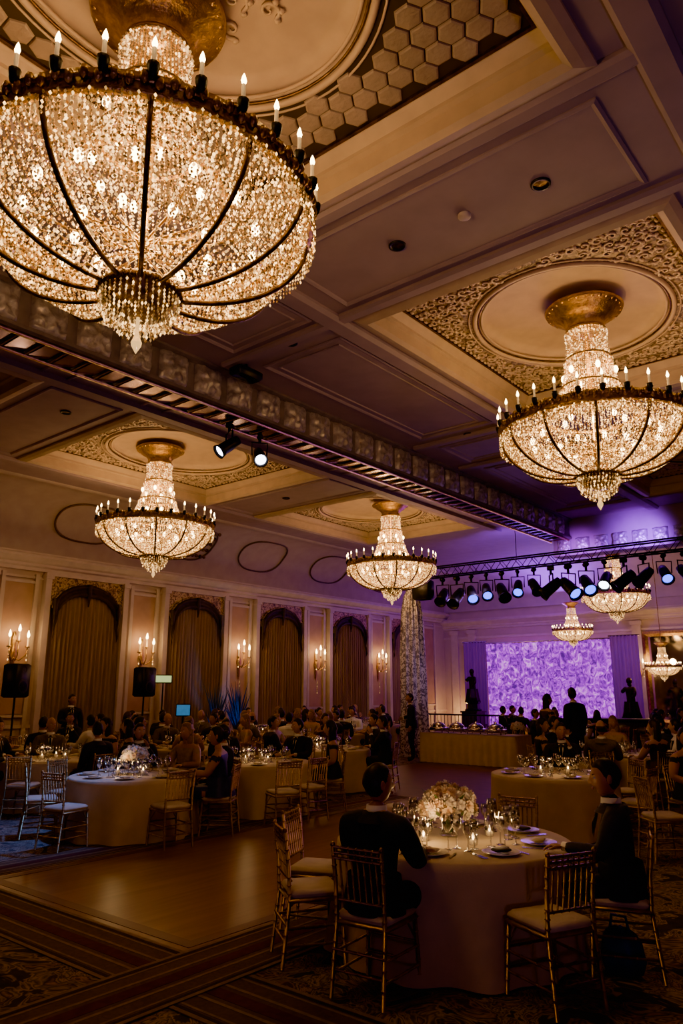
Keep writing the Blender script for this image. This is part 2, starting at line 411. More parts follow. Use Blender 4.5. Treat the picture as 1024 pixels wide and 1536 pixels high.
b=MB(); b.box((XL+.03,(Y0+Y1)/2,.13),(.06,Y1-Y0,.26)); b.extr([(XL+.0,1.0),(XL+.05,1.0),(XL+.05,1.08),(XL+.0,1.08)],Y0,Y1,'y'); b.obj('baseboard_left',[trimm])
b=MB(); b.box(((XL+XR)/2,Y1-.03,.13),(XR-XL,.06,.26)); b.obj('baseboard_far',[trimm])

# windows
def window_mesh():
    b=MB()
    for s in(-1,1):
        b.box((.10,s*1.2,2.45),(.2,.16,4.9),0); b.box((.13,s*1.2,.35),(.26,.2,.7),0); b.box((.12,s*1.2,4.86),(.26,.22,.12),0)
    b.box((.1,0,4.93),(.2,2.56,.08),0)
    N=32; vo=[];vi=[]
    for i in range(N+1):
        a=pi*i/N; vi.append((.14,1.03*cos(a),4.05+.72*sin(a)))
        k=min(1.12/abs(cos(a)) if abs(cos(a))>1e-5 else 9,.88/abs(sin(a)) if abs(sin(a))>1e-5 else 9)
        vo.append((.14,k*cos(a),4.03+k*sin(a)))
    b.add(vo+vi,[(i,i+1,N+2+i,N+1+i) for i in range(N)],1)
    b.tube([(.16,y,z) for _,y,z in vi],.03,6,1)
    C=110; vs=[];zs=[.12,1.5,3,4.1,4.7]
    for z in zs:
        for i in range(C+1):
            y=-1.1+2.2*i/C; ph=i*2*pi/6.1
            x=.085+.035*sin(ph+.4*sin(z+i*.3))+.01*sin(i*1.7)
            if abs(y)<.05: x-=.03
            vs.append((x,y,z))
    fs=[(r*(C+1)+i,r*(C+1)+i+1,(r+1)*(C+1)+i+1,(r+1)*(C+1)+i) for r in range(len(zs)-1) for i in range(C)]
    b.add(vs,fs,2,True)
    rows=7; cols=48; vs=[];fs=[]
    for r in range(rows):
        q=r/(rows-1)
        for i in range(cols+1):
            a=pi*i/cols; dy=cos(a)
            lobe=abs(sin(2*a))
            th=.20+.26*abs(dy)**1.5+.16*(1-lobe)
            z=4.05+.70*sin(a)-q*th- (.22 if abs(dy)>.9 else 0)*q
            y=1.0*dy*(1-.03*q)
            vs.append((.17+.05*sin(q*pi*3)+.04*sin(pi*q),y,z))
    for r in range(rows-1):
        for i in range(cols): fs.append((r*(cols+1)+i,r*(cols+1)+i+1,(r+1)*(cols+1)+i+1,(r+1)*(cols+1)+i))
    b.add(vs,fs,3,True)
    b.tube([(.2,0,4.76),(.22,0,4.5),(.2,0,4.15)],[.08,.06,.02],6,3)
    for s in(-1,1): b.tube([(.18,s*.96,4.3),(.2,s*.97,4.0),(.18,s*.97,3.6)],[.08,.07,.02],6,3)
    b.box((.1,0,.1),(.24,2.5,.2),0)
    return b.mesh('window',[trimm,gildpanel,curt,swag])
wm=window_mesh()
wc=[11.25+3.85*k for k in range(-3,5)]
for i,y in enumerate(wc): O('window_%d'%(i+1),wm,(XL,y,0))
b=MB()
for y in [c+1.925 for c in wc]:
    b.box((XL+.02,y,3.0),(.04,.78,3.3),1)
    for s in(-1,1): b.box((XL+.05,y+s*.45,2.45),(.1,.1,4.9),0)
    for z in(1.3,4.68): b.box((XL+.04,y,z),(.08,.86,.07),0)
b.obj('wall_panel',[trimm,wallpink])

def sconce_mesh():
    b=MB(); b.lathe([(.001,.45),(.03,.42),(.06,.3),(.05,.1),(.09,0),(.05,-.15),(.03,-.4),(.001,-.5)],12,0,sx=.6)
    for s in(-1,0,1):
        h=.1 if s else .22
        pts=[(.03,0,-.1),(.12,s*.08,-.16),(.2,s*.18,-.05),(.2,s*.2,h)]
        b.tube(pts,.014,6,0); x,y,z=pts[-1]
        b.lathe([(.001,0),(.05,.01),(.055,.03),(.02,.03)],10,0,(x,y,z)); b.lathe([(.018,.03),(.018,.22),(.001,.22)],8,1,(x,y,z))
        b.lathe([(.001,.2),(.024,.23),(.03,.27),(.016,.33),(.001,.37)],8,2,(x,y,z))
        for k in range(5): b.octa((x,y,z-.05-k*.05),.014,.025,3)
    for k in range(8): b.octa((.06,0,-.5-k*.05),.016,.026,3)
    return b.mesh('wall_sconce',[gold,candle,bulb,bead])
sm=sconce_mesh()
for y in [c+1.925 for c in wc][:-1]:
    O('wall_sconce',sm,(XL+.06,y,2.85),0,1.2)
    light('POINT','sconce_light',(XL+.55,y,3.2),14,WARM,.12)

# ---------------------------------------------------------------- chandelier
def chandelier_mesh(strands=190,beads=52):
    b=MB(); random.seed(3)
    b.lathe([(.001,1.84),(.5,1.84),(.55,1.80),(.53,1.76),(.44,1.73),(.42,1.68),(.34,1.64),(.27,1.56),(.25,1.48),(.27,1.44),(.001,1.44)],40,0)
    for k in range(30):
        a=2*pi*k/30; b.ell((.5*cos(a),.5*sin(a),1.78),(.045,.045,.035),6,4,0)
    b.tube([(0,0,1.45),(0,0,-.7)],.03,8,0)
    def tp(t): return .26+.10*t+.24*t**3, 1.46-1.32*t
    for k in range(56):
        a=2*pi*k/56
        for i in range(50):
            r,z=tp(i/49); b.octa((r*cos(a),r*sin(a),z),.010+.004*random.random(),.014,3)
    for (t,w) in((.0,.03),(.33,.018),(.66,.02),(1,.03)):
        r,z=tp(t); b.tube([(r*cos(2*pi*i/40),r*sin(2*pi*i/40),z) for i in range(40)],w,5,0,closed=True)
        for k in range(40):
            a=2*pi*k/40
            for j in range(3): b.octa(((r+.03)*cos(a),(r+.03)*sin(a),z-.04-.035*j),.013,.02,3)
    for k in range(80):
        a=2*pi*k/80
        for i in range(20):
            t=i/19; r=.60+.60*t; z=.16-.20*sin(t*pi)*.9-.10*t
            b.octa((r*cos(a),r*sin(a),z),.012,.018,2)
    R=1.25
    b.tube([(R*cos(2*pi*i/90),R*sin(2*pi*i/90),.02) for i in range(90)],.035,8,0,closed=True)
    b.lathe([(R-.02,.07),(R+.03,.06),(R+.02,-.05),(R+.035,-.09),(R-.02,-.09)],90,0)
    for k in range(90):
        a=2*pi*k/90; b.ell(((R+.03)*cos(a),(R+.03)*sin(a),.0+.03*(k%2)),(.035,.035,.05),6,4,0)
    def bp(s): return .23+1.01*cos(s)**.9, -.07-.64*sin(s)**1.05
    for k in range(strands):
        a=2*pi*k/strands
        for i in range(beads):
            s=(i/(beads))*pi/2*.985
            r,z=bp(s)
            if i>beads*.62 and k%2: continue
            if i>beads*.84 and k%4: continue
            j=.005
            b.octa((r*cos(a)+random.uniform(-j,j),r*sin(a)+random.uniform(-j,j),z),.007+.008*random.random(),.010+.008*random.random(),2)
    for k in range(64):
        a=2*pi*(k+.5)/64
        for i in range(28):
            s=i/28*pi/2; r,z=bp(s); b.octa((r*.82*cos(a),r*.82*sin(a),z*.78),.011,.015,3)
    for k in range(170):
        a=2*pi*k/170
        for j in range(5): b.octa(((R+.045)*cos(a),(R+.045)*sin(a),-.10-.036*j-(.018 if k%2 else 0)),.011,.017,2)
    for k in range(12):
        a=2*pi*k/12; pts=[]
        for i in range(16):
            r,z=bp(i/15*pi/2*.97); pts.append(((r+.02)*cos(a),(r+.02)*sin(a),z-.012))
        b.tube(pts,.02,6,1)
    b.lathe([(.27,-.66),(.31,-.70),(.28,-.74),(.27,-.79),(.21,-.85),(.12,-.89),(.001,-.9)],32,1)
    for k in range(36):
        a=2*pi*k/36; b.ell((.295*cos(a),.295*sin(a),-.71),(.025,.025,.03),6,4,1)
    for ring,(r,z,n) in enumerate(((.29,-.75,40),(.27,-.79,36),(.24,-.84,32),(.19,-.88,26),(.13,-.91,18),(.07,-.93,10))):
        for k in range(n):
            a=2*pi*k/n
            for j in range(3+ring//2): b.octa((r*cos(a),r*sin(a),z-.03*j),.010,.017,3 if (k+j)%3==0 else 2)
    b.lathe([(.001,-1.19),(.035,-1.13),(.04,-1.10),(.018,-1.05),(.012,-.9)],10,3)
    for k in range(28):
        a=2*pi*k/28; rr=R+.05; z0=.06; x,y=rr*cos(a),rr*sin(a)
        b.lathe([(.001,z0-.05),(.025,z0-.03),(.036,z0+.01),(.04,z0+.05),(.02,z0+.06)],10,6,(x,y,0))
        b.lathe([(.014,z0+.05),(.014,z0+.17),(.001,z0+.17)],8,5,(x,y,0))
        b.lathe([(.001,z0+.16),(.014,z0+.18),(.019,z0+.20),(.011,z0+.235),(.001,z0+.26)],8,4,(x,y,0))
    for (r,z,n) in((.85,-.18,14),(.5,-.28,9),(.42,.3,8),(.36,.8,6)):
        for k in range(n):
            a=2*pi*(k+.3)/n; b.ell((r*cos(a),r*sin(a),z),(.034,.034,.055),8,6,4)
            if z<0: b.tube([(0,0,z-.1),(r*.6*cos(a),r*.6*sin(a),z-.13),(r*cos(a),r*sin(a),z-.04)],.01,5,0)
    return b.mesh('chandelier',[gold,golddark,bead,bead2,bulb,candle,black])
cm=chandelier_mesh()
ch=[(-4.30,2.86,5.50,1,125),(-3.47,9.75,5.5,1,120),(-13.6,9.9,5.55,1,135),(-12.45,17.4,5.5,1,135),(-9.0,26,5.2,.88,40)]
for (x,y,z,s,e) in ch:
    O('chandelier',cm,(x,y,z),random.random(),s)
    light('POINT','chandelier_glow',(x,y,z-.22*s),e,WARM,.25)
    light('POINT','chandelier_glow_upper',(x,y,z+.75*s),e*.30,WARM,.2)
def rod(x,y,z0,z1):
    b=MB(); b.tube([(x,y,z0),(x,y,z1)],.012,6,0); b.obj('chandelier_rod',[gold])
rod(-9,26,6.84,H)
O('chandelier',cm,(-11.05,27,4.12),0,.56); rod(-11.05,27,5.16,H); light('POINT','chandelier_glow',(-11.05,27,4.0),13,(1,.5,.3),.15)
O('chandelier',cm,(-8.1,27.6,2.75),0,.45); rod(-8.1,27.6,3.58,H); light('POINT','chandelier_glow',(-8.1,27.6,2.7),18,WARM,.15)  # added hanging chandelier stands in for a reflection in the far mirror

# ---------------------------------------------------------------- frieze beam
b=MB()
bx0,bx1,bz=-8.98,-8.42,6.3
b.box(((bx0+bx1)/2,(Y0+20.9)/2,(bz+H)/2),(bx1-bx0,20.9-Y0,H-bz),0)
b.extr([(bx1,H),(bx1+.1,H),(bx1+.1,H-.04),(bx1,H-.08)],Y0,20.9,'y',0); b.extr([(bx1,bz+.05),(bx1+.06,bz+.05),(bx1+.06,bz),(bx1,bz-.02)],Y0,20.9,'y',0)
def rosette(b,orig,ua,va,na,size,mat):
    n=14; vs=[]
    for i in range(n+1):
        for j in range(n+1):
            u=i/n*2-1; v=j/n*2-1; r=math.hypot(u,v); a=math.atan2(v,u)
            h=.07 if max(abs(u),abs(v))<.92 else 0
            if h: h+=.07*math.exp(-(r/.28)**2)+.06*abs(cos(2.5*a))*math.exp(-((r-.55)/.25)**2)+.04*math.exp(-((r-1.05)/.12)**2)*abs(sin(4*a))
            if max(abs(u),abs(v))>.99: h=0
            vs.append(orig+ua*(u*size/2)+va*(v*size/2)+na*h)
    b.add(vs,[(i*(n+1)+j,(i+1)*(n+1)+j,(i+1)*(n+1)+j+1,i*(n+1)+j+1) for i in range(n) for j in range(n)],mat,True)
y=-1.0
while y<20.6:
    rosette(b,Vector((bx1,y,(bz+H)/2-.01)),Vector((0,1,0)),Vector((0,0,1)),Vector((1,0,0)),.5,1)
    rosette(b,Vector((bx0,y,(bz+H)/2-.01)),Vector((0,1,0)),Vector((0,0,1)),Vector((-1,0,0)),.5,1); y+=.66
b.obj('frieze_beam',[M('frieze_ground',(.20,.17,.16),(.14,.12,.115),6,.6),silver])
b=MB()
for x in(-8.97,-8.43): b.tube([(x,Y0+.1,6.25),(x,20.8,6.25)],.03,8,1)
y=-1.
while y<20.5:
    T=Matrix.Translation((-8.7,y,6.265))@Matrix.Rotation(.12,4,'X'); b.box((0,0,0),(.5,.28,.012),0,T); b.tube([(-8.97,y+.17,6.25),(-8.43,y+.17,6.25)],.012,5,1)
    y+=.34
b.obj('lighting_track',[plate,gold])
b=MB(); b.box((-1.5,21.15,6.35),(14.9,.5,1.1),0); b.box((-1.5,20.87,5.83),(14.9,.08,.06),0)
x=-8.6
while x<-.5:
    rosette(b,Vector((x,20.9,6.1)),Vector((1,0,0)),Vector((0,0,1)),Vector((0,-1,0)),.42,1); x+=.55
b.obj('proscenium_beam',[plaster,silver])
def spot_mesh():
    b=MB(); T=Matrix.Rotation(-.9,4,'Y')
    b.lathe([(.001,.18),(.07,.17),(.085,.05),(.09,-.12),(.11,-.2),(.10,-.2),(.08,-.15)],14,0,T=T)
    b.lathe([(.08,-.165),(.001,-.175)],14,1,T=T)
    b.tube([(0,.11,0),(0,.12,.2),(0,-.12,.2),(0,-.11,0)],.012,5,0); b.tube([(0,0,.2),(0,0,.30)],.02,6,0); b.tube([(-.05,0,.30),(.05,0,.30)],.04,6,0)
    return b
lens=M('lamp_lens_white',(.9,.9,1),None,4,.3,emit=(.75,.8,1),es=12)
lensb=M('lamp_lens_blue',(.1,.12,.6),None,4,.3,emit=(.05,.08,1),es=5)
spm=spot_mesh().mesh('stage_spotlight',[black,lens]); spb=spot_mesh().mesh('stage_spotlight',[black,lensb]); spo=spot_mesh().mesh('stage_spotlight',[black,black])
O('stage_spotlight',spm,(-8.8,7.75,5.86),-1.9,1.15); O('stage_spotlight',spm,(-8.8,8.45,5.86),-.6,1.15)
b=MB(); b.cbox((0,0,0),(.28,.5,.14),.03,0); b.tube([(0,0,.05),(0,0,.16)],.02,6,0); b.obj('ceiling_projector',[black],(-7.95,7.3,6.735))
light('SPOT','beam_spot_blue',(-8.5,7.3,5.6),900,(.10,.28,1),.1,(-10.4,5.0,0),42,.9)

# truss
b=MB(); y0=19.3; z0,z1=5.32,5.62
for (yy,zz) in((y0-.15,z0),(y0+.15,z0),(y0-.15,z1),(y0+.15,z1)): b.tube([(-12.7,yy,zz),(-1,yy,zz)],.025,6,0)
x=-12.7
while x<-1.2:
    for yy in(y0-.15,y0+.15): b.tube([(x,yy,z0),(x+.25,yy,z1),(x+.5,yy,z0)],.012,4,0)
    b.tube([(x,y0-.15,z0),(x+.25,y0+.15,z0),(x+.5,y0-.15,z0)],.012,4,0); x+=.5
b.tube([(-9.4,y0,z1),(-9.4,y0,H-.01)],.01,4,0); b.tube([(-1.5,y0,z1),(-1.5,y0,H-.01)],.01,4,0)
b.obj('lighting_truss',[black])
random.seed(11)
for i in range(19):
    x=-11.9+i*.5; me=spb if i in(2,3,5,8,9,13,15) else (spm if i==10 else spo)
    s=random.uniform(1.5,1.9)
    O('stage_spotlight',me,(x,19.3,5.29-.34*s),random.uniform(-1.5,-.5) if me is not spo else random.uniform(-2.6,-.4),s)
b=MB(); b.cbox((0,0,0),(.6,.4,.6),.05,0); b.tube([(0,0,.25),(0,0,.4)],.03,6,0); b.obj('truss_speaker',[black],(-12.35,18.9,4.9))
PUR=(.40,.06,1); VIO=(.30,.05,1)
for (x,t,c,e) in((-11.5,(-16.4,29,4.6),PUR,250),(-8,(-9,29.5,5.0),PUR,350),(-10,(-13,28,6.8),VIO,750),(-6,(-8,27,6.8),VIO,700)):
    light('SPOT','truss_wash_purple',(x,19.55,5.75),e,c,.15,t,80,.8)
for (x,t,e) in((-11.5,(-12,15,6.9),50),(-6.5,(-5,13,6.9),120),(-9.8,(-8,12,6.9),100)):
    light('SPOT','ceiling_wash_purple',(x,19.0,4.5),e,(.50,.20,1),.2,t,85,.9)
light('SPOT','column_spot_purple',(-10.2,19.0,5.0),170,(.66,.42,1),.1,(-13.05,19.3,2.6),50,.9)
light('SPOT','column_spot_front',(-8.5,14.0,6.05),190,(.9,.68,1),.1,(-13.05,19.3,2.8),26,.9)

damask=M('damask_silver',(.60,.54,.58),(.16,.135,.17),6,.36,.3,dist=2.5,lo=.46,hi=.54)
b=MB()
b.lathe([(.001,5.2),(.16,5.15),(.2,5.05),(.17,4.95),(.24,4.8),(.3,4.3),(.34,3),(.37,1.5),(.42,.5),(.5,.01)],72,0,fold=lambda t,r,z:(.045*sin(11*t)+.02*sin(17*t+z))*min(1,(5.2-z)))
b.obj('draped_column',[damask],(-13.05,19.3,0.006))

# ---------------------------------------------------------------- stage
b=MB(); b.box((-13.2,28,.225),(7,3.6,.45),0); b.box((-13.2,26.15,.2),(7,.1,.4),1); b.obj('stage_platform',[wood2,swag])
b=MB(); C=260; vs=[]; zs=[.46,1.6,2.8,3.9]
for z in zs:
    for i in range(C+1): vs.append((-2.75+5.5*i/C,.07*sin(i*.42+.5*sin(z+i*.05)),z))
b.add(vs,[(r*(C+1)+i,r*(C+1)+i+1,(r+1)*(C+1)+i+1,(r+1)*(C+1)+i) for r in range(3) for i in range(C)],0,True); b.tube([(-2.9,0,3.92),(2.9,0,3.92)],.04,6,1); b.tube([(-2.8,0,.46),(-2.8,0,3.92)],.03,6,1); b.tube([(2.8,0,.46),(2.8,0,3.92)],.03,6,1)
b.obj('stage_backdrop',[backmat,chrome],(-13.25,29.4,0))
for s,xc in((-1,-16.5),(1,-9.95)):
    b=MB(); C=60; vs=[]
    for z in(.46,2,4.0):
        for i in range(C+1): vs.append((-.55+1.1*i/C,.06*sin(i*.8),z))
    b.add(vs,[(r*(C+1)+i,r*(C+1)+i+1,(r+1)*(C+1)+i+1,(r+1)*(C+1)+i) for r in range(2) for i in range(C)],0,True)
    b.tube([(-.6,0,4.0),(.6,0,4.0)],.03,6,1)
    b.obj('stage_curtain',[sheer,chrome],(xc,29.25,0))
light('AREA','stage_cove_purple',(-12.5,28.7,5.2),230,VIO,2.5,(-12.5,27.5,6.9))
light('POINT','uplight_far',(-17.4,29.2,.9),45,(1,.55,.18),.1)
b=MB(); b.lathe([(.001,0),(.12,0),(.14,.06),(.09,.3),(.07,.3),(.001,.27)],14,0); b.lathe([(.07,.29),(.001,.295)],12,1); b.obj('added_uplight',[black,bulb],(-17.6,29.3,0))
b=MB()
for i in range(26):
    x=-17.2+i*.16; b.tube([(x,25.9,.0),(x,25.9,1.0)],.014,5,0); 
    b.tube([(x+.05*cos(a),25.9,.5+.12*sin(a)) for a in [k*pi/4 for k in range(8)]],.01,4,0,closed=True)
b.tube([(-17.3,25.9,1.0),(-13.1,25.9,1.0)],.035,6,0); b.tube([(-17.3,25.9,.1),(-13.1,25.9,.1)],.02,6,0)
b.obj('iron_railing',[black])
b=MB(); b.cbox((0,0,.62),(2.1,.8,.7),.05,0); b.cbox((0,0,1.0),(2.2,.9,.08),.03,1)
for sx in(-1,1):
    for sy in(-1,1): b.lathe([(.06,0),(.04,.1),(.07,.3)],10,1,(sx*.9,sy*.3,0))
b.obj('stage_piano',[M('lacquer_maroon',(.05,.015,.02),None,5,.25),black],(-8.7,25.0,0))
b=MB(); 
b.rloops([(.85,1.75,0),(.85,1.75,.1),(.75,1.65,.13),(.65,1.55,.05)],0)
b.add([(-.66,-1.56,.05),(.66,-1.56,.05),(.66,1.56,.05),(-.66,1.56,.05)],[(0,1,2,3)],1)
me=b.mesh('wall_mirror',[gold,M('mirror_glass',(.8,.75,.7),None,4,.05,1)])
for x in(-8.6,-6.4,-4.2): 
    o=O('wall_mirror',me,(x,Y1-.01,2.4)); o.rotation_euler=(pi/2,0,0)
b=MB()
for x in(-17.9,-17.0,-9.65,-7.5,-5.3):
    b.box((x,Y1-.06,2.3),(.35,.12,4.6),0); b.box((x,Y1-.08,.4),(.45,.16,.8),0); b.box((x,Y1-.08,4.5),(.45,.16,.16),0)
b.obj('wall_pilaster',[trimm])
for x in(-9.65,-7.5): 
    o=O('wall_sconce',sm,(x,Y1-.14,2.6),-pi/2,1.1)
light('POINT','sconce_light',(-8.6,29.3,3.0),45,WARM,.12)

# ---------------------------------------------------------------- people
def skin_geo(verts,edges,radii,sub=2):
    me=bpy.data.meshes.new('tmp'); bm=bmesh.new(); L=bm.verts.layers.skin.verify()
    vs=[bm.verts.new(v) for v in verts]
    for i,v in enumerate(vs):
        r=radii[i]; r=r if hasattr(r,'__len__') else (r,r)
        v[L].radius=(r[0]*1.15,r[1]*1.15); v[L].use_root=(i==0)
    for a,c in edges: bm.edges.new((vs[a],vs[c]))
    bm.to_mesh(me); bm.free()
    o=bpy.data.objects.new('tmp',me); COL.objects.link(o)
    m=o.modifiers.new('s','SKIN'); m.use_smooth_shade=True; m.branch_smoothing=.6
    s=o.modifiers.new('d','SUBSURF'); s.levels=sub; s.render_levels=sub
    dg=bpy.context.evaluated_depsgraph_get(); e=o.evaluated_get(dg); me2=e.to_mesh()
    V=[tuple(v.co) for v in me2.vertices]; F=[tuple(p.vertices) for p in me2.polygons]
    e.to_mesh_clear(); bpy.data.objects.remove(o); bpy.data.meshes.remove(me)
    return V,F

def headpt(th,ph):
    x=sin(ph)*cos(th); y=sin(ph)*sin(th); z=cos(ph)
    X=.076*x; Y=.098*y; Z=.122*z
    if z<0:
        k=-z; X*=1-.36*k*k; 
        if y<0: Y*=1-.35*k
        else: Y*=1-.10*k
        Z*=1.02
    if y<0 and z>-.2: Y*=1.06
    if y>0:
        g=lambda cx,cz,wx,wz: math.exp(-((x-cx)/wx)**2-((z-cz)/wz)**2)
        Y+=.026*g(0,-.17,.13,.14)+.012*g(0,.02,.10,.22)
        Y-=.012*g(.36,.06,.17,.11)+.012*g(-.36,.06,.17,.11)
        Y+=.006*g(.3,.22,.28,.07)+.006*g(-.3,.22,.28,.07)
        Y+=.008*g(0,-.45,.22,.07)
        Y+=.010*g(0,-.78,.30,.16)
        Y-=.005*g(0,-.60,.25,.05)
    return X,Y,Z
def head(b,c,yaw=0,pitch=0,hair='short',S=0,Hm=1,EW=2,ED=3,LP=4):
    T=Matrix.Translation(c)@Matrix.Rotation(yaw,4,'Z')@Matrix.Rotation(pitch,4,'X')@Matrix.Scale(1.06,4)
    A,R=36,28; vs=[];fs=[]
    for i in range(R+1):
        for k in range(A): vs.append(headpt(2*pi*k/A,pi*i/R))
    b.add(vs,[(i*A+k,i*A+(k+1)%A,(i+1)*A+(k+1)%A,(i+1)*A+k) for i in range(R) for k in range(A)],S,True,T)
    for s in(-1,1):
        b.ell((s*.030,.081,.008),(.0125,.010,.0085),8,6,EW,T); b.ell((s*.030,.0895,.008),(.0055,.003,.0055),8,4,ED,T)
        b.ell((s*.031,.091,.030),(.018,.006,.0035),8,4,Hm,T)
        b.ell((s*.078,-.008,-.005),(.009,.019,.032),8,6,S,T); b.ell((s*.084,-.014,.0),(.005,.012,.022),8,6,S,T)
    b.ell((0,.099,-.058),(.024,.007,.0045),10,4,LP,T); b.ell((0,.098,-.066),(.020,.007,.005),10,4,LP,T)
    def edge_(x,y,z):
        if hair=='bald': return min(z+.45,.3-z,.05-y)
        t=max(0,min(1,(y+.35)/1.0)); f=-.62+1.22*(t*t*(3-2*t))
        return z-f
    vs=[];fs=[]
    for i in range(R+1):
        for k in range(A):
            th,ph=2*pi*k/A,pi*i/R; x=sin(ph)*cos(th); y=sin(ph)*sin(th); z=cos(ph)
            X,Y,Z=headpt(th,ph); e=edge_(x,y,z); q=max(0,min(1,e/.22)); q=q*q*(3-2*q)
            th_=(.13 if hair=='long' else .085 if hair!='bald' else .03)
            n=.975+.03*(1 if e>-.02 else 0)+th_*q*(1+.12*sin(11*th)*sin(9*ph))
            vs.append((X*n,Y*n,Z*n))
    for i in range(R):
        for k in range(A):
            q=(i*A+k,i*A+(k+1)%A,(i+1)*A+(k+1)%A,(i+1)*A+k)
            th,ph=2*pi*(k+.5)/A,pi*(i+.5)/R
            if edge_(sin(ph)*cos(th),sin(ph)*sin(th),cos(ph))>-.06: fs.append(q)
    b.add(vs,fs,Hm,True,T)
    if hair=='long':
        b.lathe([(.001,.05),(.085,.03),(.095,-.05),(.10,-.14),(.085,-.22),(.05,-.27),(.001,-.28)],18,Hm,(0,-.045,0),T=T,fold=lambda t,r,z:.006*sin(9*t),sy=.62)
    if hair=='bun': b.ell((0,-.125,.03),(.05,.045,.05),12,8,Hm,T)

def hand(b,w,d,nrm,side,mat,curl=.5):
    w=Vector(w); d=Vector(d).normalized(); nrm=Vector(nrm); nrm=(nrm-d*nrm.dot(d)).normalized(); lat=d.cross(nrm)*side
    Tm=Matrix((( lat.x,d.x,nrm.x,w.x+d.x*.05),(lat.y,d.y,nrm.y,w.y+d.y*.05),(lat.z,d.z,nrm.z,w.z+d.z*.05),(0,0,0,1)))
    b.ell((0,0,0),(.042,.056,.017),12,8,mat,Tm)
    for k,(o,l) in enumerate(((-.030,.066),(-.010,.078),(.010,.073),(.029,.058))):
        p=w+d*.085+lat*o; pts=[p-d*.03,p]; a=0
        for s in(.45,.32,.25):
            a+=curl*.8; p=p+(d*cos(a)+nrm*sin(a)).normalized()*l*s; pts.append(p)
        b.tube(pts,[.009,.0095,.0088,.0078,.005],7,mat)
    p=w+d*.02-lat*.03; q=p+(d*.6-lat*.75).normalized()*.035; r=q+(d*.85-lat*.25+nrm*.3).normalized()*.032; e=r+(d*.95+nrm*.25).normalized()*.02
    b.tube([p,q,r,e],[.013,.012,.010,.006],7,mat)

